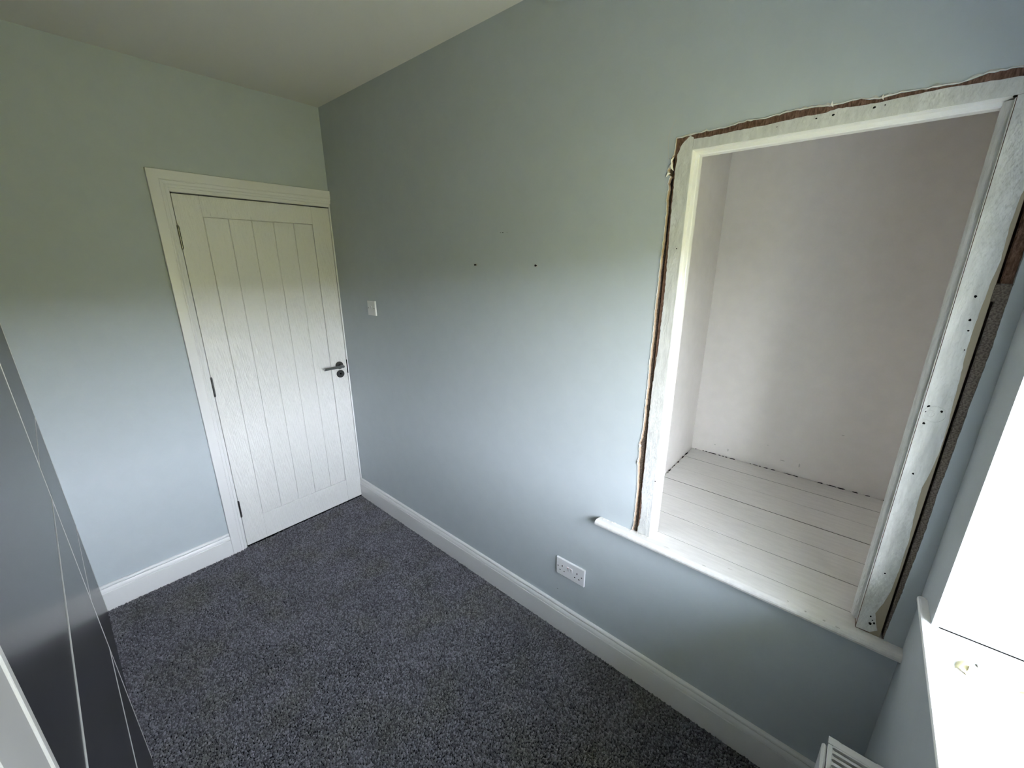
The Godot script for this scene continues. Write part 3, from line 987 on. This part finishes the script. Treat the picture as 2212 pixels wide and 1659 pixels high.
# ---------------------------------------------------------------- switch, socket and screws
func fittings() -> void:
	var s := base("light_switch", Vector3(0, 1.416, 0.378))
	tag(s, "square white light switch on the sage wall beside the door", "light switch")
	var st := mb()
	plate(st, 0.0415, 0.043, 0.009)
	build(st, "plate", M.plastic, s)
	st = mb()
	sweep(st, PackedVector2Array([Vector2(-0.0125, 0), Vector2(0.0125, 0), Vector2(0.0125, 0.0035), Vector2(0.002, 0.0015), Vector2(-0.0125, 0.0008)]), Vector3(-0.009, 0, -0.0075), Vector3(-0.009, 0, 0.0075), Vector3(0, 1, 0), Vector3(-1, 0, 0))
	build(st, "rocker", M.plastic, s)
	for z in [-0.030, 0.030]:
		screw_head(s, Vector3(-0.009, 0, z))
	var k := base("wall_socket", Vector3(0, 0.3544, 1.8222))
	tag(k, "white double power socket on the wall above the skirting board", "power socket")
	st = mb()
	plate(st, 0.073, 0.043, 0.009)
	build(st, "plate", M.plastic, k)
	for z in [-0.0085, 0.0075]:
		st = mb()
		sweep(st, PackedVector2Array([Vector2(-0.0105, 0), Vector2(0.0105, 0), Vector2(0.0105, 0.0048), Vector2(0.009, 0.0052), Vector2(-0.001, 0.0026), Vector2(-0.0105, 0.0012)]), Vector3(-0.009, 0.0085, z - 0.0052), Vector3(-0.009, 0.0085, z + 0.0052), Vector3(0, 1, 0), Vector3(-1, 0, 0))
		var rk := build(st, "rocker", M.plastic, k)
		st = mb()
		cbox(st, Vector3(-0.0146, 0.0172, z - 0.0035), Vector3(-0.0138, 0.0185, z + 0.0035))
		build(st, "red_mark", mat(Color(0.75, 0.25, 0.2), 0.5), rk)
	for z in [-0.041, 0.0365]:
		for h in [[0.0, 0.008, 0.0022, 0.0042], [-0.0110, -0.0165, 0.0032, 0.0021], [0.0110, -0.0165, 0.0032, 0.0021]]:
			st = mb()
			cbox(st, Vector3(-0.00925, h[1] - h[3], z + h[0] - h[2]), Vector3(-0.007, h[1] + h[3], z + h[0] + h[2]), 0.0001)
			build(st, "pin_slot", M.dark, k)
	for z in [-0.0632, 0.0605]:
		screw_head(k, Vector3(-0.009, 0.0, z))
	# two screws left in the wall
	var sc := base("wall_screw", Vector3(0, 1.6655, 1.2655))
	tag(sc, "dark screw left in the wall, the one nearer the light switch", "screw", "", "screws left in the sage wall")
	st = mb()
	lathe(st, [Vector2(0.0, 0.004), Vector2(0.0022, 0.004), Vector2(0.0022, -0.006), Vector2(0.0042, -0.0085), Vector2(0.0042, -0.0092), Vector2(0.0, -0.0100)], Vector3(0, 0, 0), Vector3(1, 0, 0), 14)
	build(st, "shank", M.rust, sc)
	st = mb()
	cbox(st, Vector3(-0.0106, -0.0005, -0.003), Vector3(-0.0098, 0.0005, 0.003))
	cbox(st, Vector3(-0.0106, -0.003, -0.0005), Vector3(-0.0098, 0.003, 0.0005))
	build(st, "cross_slot", M.steel, sc)
	st = mb()
	lathe(st, [Vector2(0.0058, 0.0005), Vector2(0.0050, -0.0012), Vector2(0.003, -0.0016), Vector2(0.0, -0.0016)], Vector3(0, 0, 0), Vector3(1, 0, 0), 14)
	build(st, "wall_plug", M.scuff, sc)
	var s2 := sc.duplicate()
	s2.name = "wall_screw_001"
	s2.position = Vector3(0, 1.6635, 1.601)
	add_child(s2, true)
	tag(s2, "dark screw left in the wall, the one nearer the cupboard opening", "screw", "", "screws left in the sage wall")

# a bevelled accessory plate on the wall at x = 0, facing -x
func plate(st: SurfaceTool, hz: float, hy: float, t: float) -> void:
	var ring := func(x: float, inset: float) -> Array:
		return [Vector3(x, -hy + inset, -hz + inset), Vector3(x, -hy + inset, hz - inset), Vector3(x, hy - inset, hz - inset), Vector3(x, hy - inset, -hz + inset)]
	var rows := [ring.call(0.001, 0.0), ring.call(-t + 0.0022, 0.0003), ring.call(-t + 0.0006, 0.001), ring.call(-t, 0.0026)]
	for i in 3:
		for j in 4:
			var a: Vector3 = rows[i][j]
			var b: Vector3 = rows[i][(j + 1) % 4]
			var c: Vector3 = rows[i + 1][(j + 1) % 4]
			var d: Vector3 = rows[i + 1][j]
			face(st, [a, b, c, d], Vector3(-0.004 * i, (a.y + b.y), (a.z + b.z)))
	face(st, rows[3], Vector3(-1, 0, 0))
	face(st, rows[0], Vector3(1, 0, 0))

func screw_head(parent: Node3D, at: Vector3) -> void:
	var st := mb()
	lathe(st, [Vector2(0.0030, 0.001), Vector2(0.0030, -0.0002), Vector2(0.0022, -0.0007), Vector2(0.0, -0.0009)], at, Vector3(1, 0, 0), 12)
	build(st, "screw", M.steel_dark, parent)

# ---------------------------------------------------------------- a crumpled cream strip on the sill
func sill_scrap() -> void:
	var s := base("paper_scrap", Vector3(-0.262, WIN_Y0, 2.925))
	tag(s, "crumpled cream and white scrap lying on the white window sill", "scrap")
	var path := [[-0.012, -0.046, 0.006], [0.006, -0.036, 0.011], [-0.004, -0.018, 0.013], [-0.012, 0.0, 0.014], [-0.019, 0.018, 0.016], [-0.020, 0.036, 0.017], [-0.008, 0.056, 0.015], [0.004, 0.074, 0.011], [0.010, 0.088, 0.005]]
	var st := mb()
	strip(st, path, 0.010, 0.0, 3)
	build(st, "cream_strip", M.cream, s)
	path = [[0.020, -0.020, 0.006], [0.024, -0.004, 0.010], [0.018, 0.014, 0.013], [0.008, 0.030, 0.014], [0.012, 0.050, 0.013], [0.022, 0.066, 0.008]]
	st = mb()
	strip(st, path, 0.011, 0.0, 9)
	build(st, "white_fold", M.sill, s)

# a soft tube with a flat foot along a path of [x, z, half width]
func strip(st: SurfaceTool, path: Array, height: float, lift: float, sd: int) -> void:
	var r := RandomNumberGenerator.new()
	r.seed = sd
	var c := Curve3D.new()
	for i in path.size():
		var p := Vector3(path[i][0], path[i][2], path[i][1])
		var q := Vector3(path[mini(i + 1, path.size() - 1)][0], path[mini(i + 1, path.size() - 1)][2], path[mini(i + 1, path.size() - 1)][1])
		var o := Vector3(path[maxi(i - 1, 0)][0], path[maxi(i - 1, 0)][2], path[maxi(i - 1, 0)][1])
		c.add_point(p, (o - q) / 6.0, (q - o) / 6.0)
	var n := 40
	var prev := []
	var pn := []
	for i in n + 1:
		var p := c.sample_baked(c.get_baked_length() * i / n, true)
		var p2 := c.sample_baked(minf(c.get_baked_length() * (i + 0.5) / n, c.get_baked_length()), true)
		var p1 := c.sample_baked(maxf(c.get_baked_length() * (i - 0.5) / n, 0.0), true)
		var d := (p2 - p1)
		d.y = 0.0
		d = d.normalized()
		var side := d.cross(Vector3.UP)
		var hw := p.y * 1.3
		var hh := height * clampf(hw / 0.013, 0.2, 1.2) * (1.0 + 0.25 * sin(i * 0.9 + sd))
		var row := []
		var nn := []
		for k in 13:
			var a := PI * k / 12.0
			var dent := 1.0 - 0.35 * exp(-pow((a - 1.3 - 0.3 * sin(i * 0.35)) / 0.35, 2.0))
			row.append(Vector3(p.x, lift, p.z) + side * cos(a) * hw + Vector3.UP * sin(a) * hh * dent)
			nn.append((side * cos(a) / hw + Vector3.UP * sin(a) / hh).normalized())
		if prev.size():
			for k in 12:
				smooth_quad(st, prev[k], prev[k + 1], row[k + 1], row[k], pn[k], pn[k + 1], nn[k + 1], nn[k])
		prev = row
		pn = nn

# ---------------------------------------------------------------- carpet
func carpet() -> void:
	var c := base("carpet", Vector3(-0.7, 0, 1.42))
	tag(c, "worn dark grey twist pile carpet across the whole floor", "carpet", "stuff")
	var st := mb()
	cbox(st, Vector3(WARD + 0.7 + 0.0205, -0.006, -1.42), Vector3(0.7, 0.0, DEEP - 1.42))
	build(st, "carpet_backing", M.backing, c)
	# one tuft: a twisted blob of yarn
	st = mb()
	var rings := [[0.0026, 0.0], [0.0036, 0.0035], [0.0030, 0.0065]]
	for k in 2:
		for i in 5:
			var a0 := TAU * i / 5.0 + k * 0.4
			var a1 := TAU * (i + 1) / 5.0 + k * 0.4
			var A := Vector3(cos(a0) * rings[k][0], rings[k][1], sin(a0) * rings[k][0])
			var B := Vector3(cos(a1) * rings[k][0], rings[k][1], sin(a1) * rings[k][0])
			var C := Vector3(cos(a1 + 0.4) * rings[k + 1][0], rings[k + 1][1], sin(a1 + 0.4) * rings[k + 1][0])
			var D := Vector3(cos(a0 + 0.4) * rings[k + 1][0], rings[k + 1][1], sin(a0 + 0.4) * rings[k + 1][0])
			face(st, [A, B, C, D], (A + B) * Vector3(1, 0, 1))
			if k == 1:
				tri(st, C, D, Vector3(0.0006, 0.0082, 0.0), Vector3.UP)
	var mm := MultiMesh.new()
	mm.transform_format = MultiMesh.TRANSFORM_3D
	mm.use_colors = true
	mm.mesh = st.commit()
	var step := 0.0058
	var xa := WARD + 0.7 - 0.004
	var nx := int((0.7 - 0.018 - xa) / step)
	var nz := int((DEEP - 0.004) / step)
	mm.instance_count = nx * nz
	var n := FastNoiseLite.new()
	n.seed = 5
	n.frequency = 2.6
	n.fractal_octaves = 3
	var n2 := FastNoiseLite.new()
	n2.seed = 8
	n2.frequency = 1.4
	var i := 0
	for ix in nx:
		for iz in nz:
			var x := xa + step * (ix + 0.5) + rng.randf_range(-0.0018, 0.0018)
			var z := -1.42 + 0.004 + step * (iz + 0.5) + rng.randf_range(-0.0018, 0.0018)
			var s := rng.randf_range(0.8, 1.2)
			var lean := n.get_noise_2d(x, z)
			var b := Basis(Vector3.UP, rng.randf() * TAU)
			b = Basis(Vector3(1, 0, 0), lean * 0.9 + rng.randf_range(-0.45, 0.45)) * Basis(Vector3(0, 0, 1), rng.randf_range(-0.45, 0.45)) * b
			mm.set_instance_transform(i, Transform3D(b.scaled(Vector3(s, s, s)), Vector3(x, -0.0005, z)))
			var g := 0.100 + 0.170 * pow(rng.randf(), 1.5)
			g *= 1.0 + 0.14 * n.get_noise_2d(x * 1.7 + 9.0, z * 1.7)
			# old brownish stains near the door's hinge side
			var stain := clampf(n2.get_noise_2d(x * 2.0, z * 2.0) * 0.8, 0.0, 0.5)
			stain += 0.55 * exp(-(pow((x + 0.41) / 0.09, 2.0) + pow((z + 1.16) / 0.10, 2.0)))
			var col := Color(g * 1.0, g * 0.985, g * 1.10)
			mm.set_instance_color(i, col.lerp(Color(g * 0.86, g * 0.85, g * 0.68), clampf(stain, 0.0, 0.8)))
			i += 1
	var mi := MultiMeshInstance3D.new()
	mi.name = "pile"
	mi.multimesh = mm
	mi.material_override = M.pile
	mi.set_meta("kind", "stuff")
	c.add_child(mi, true)
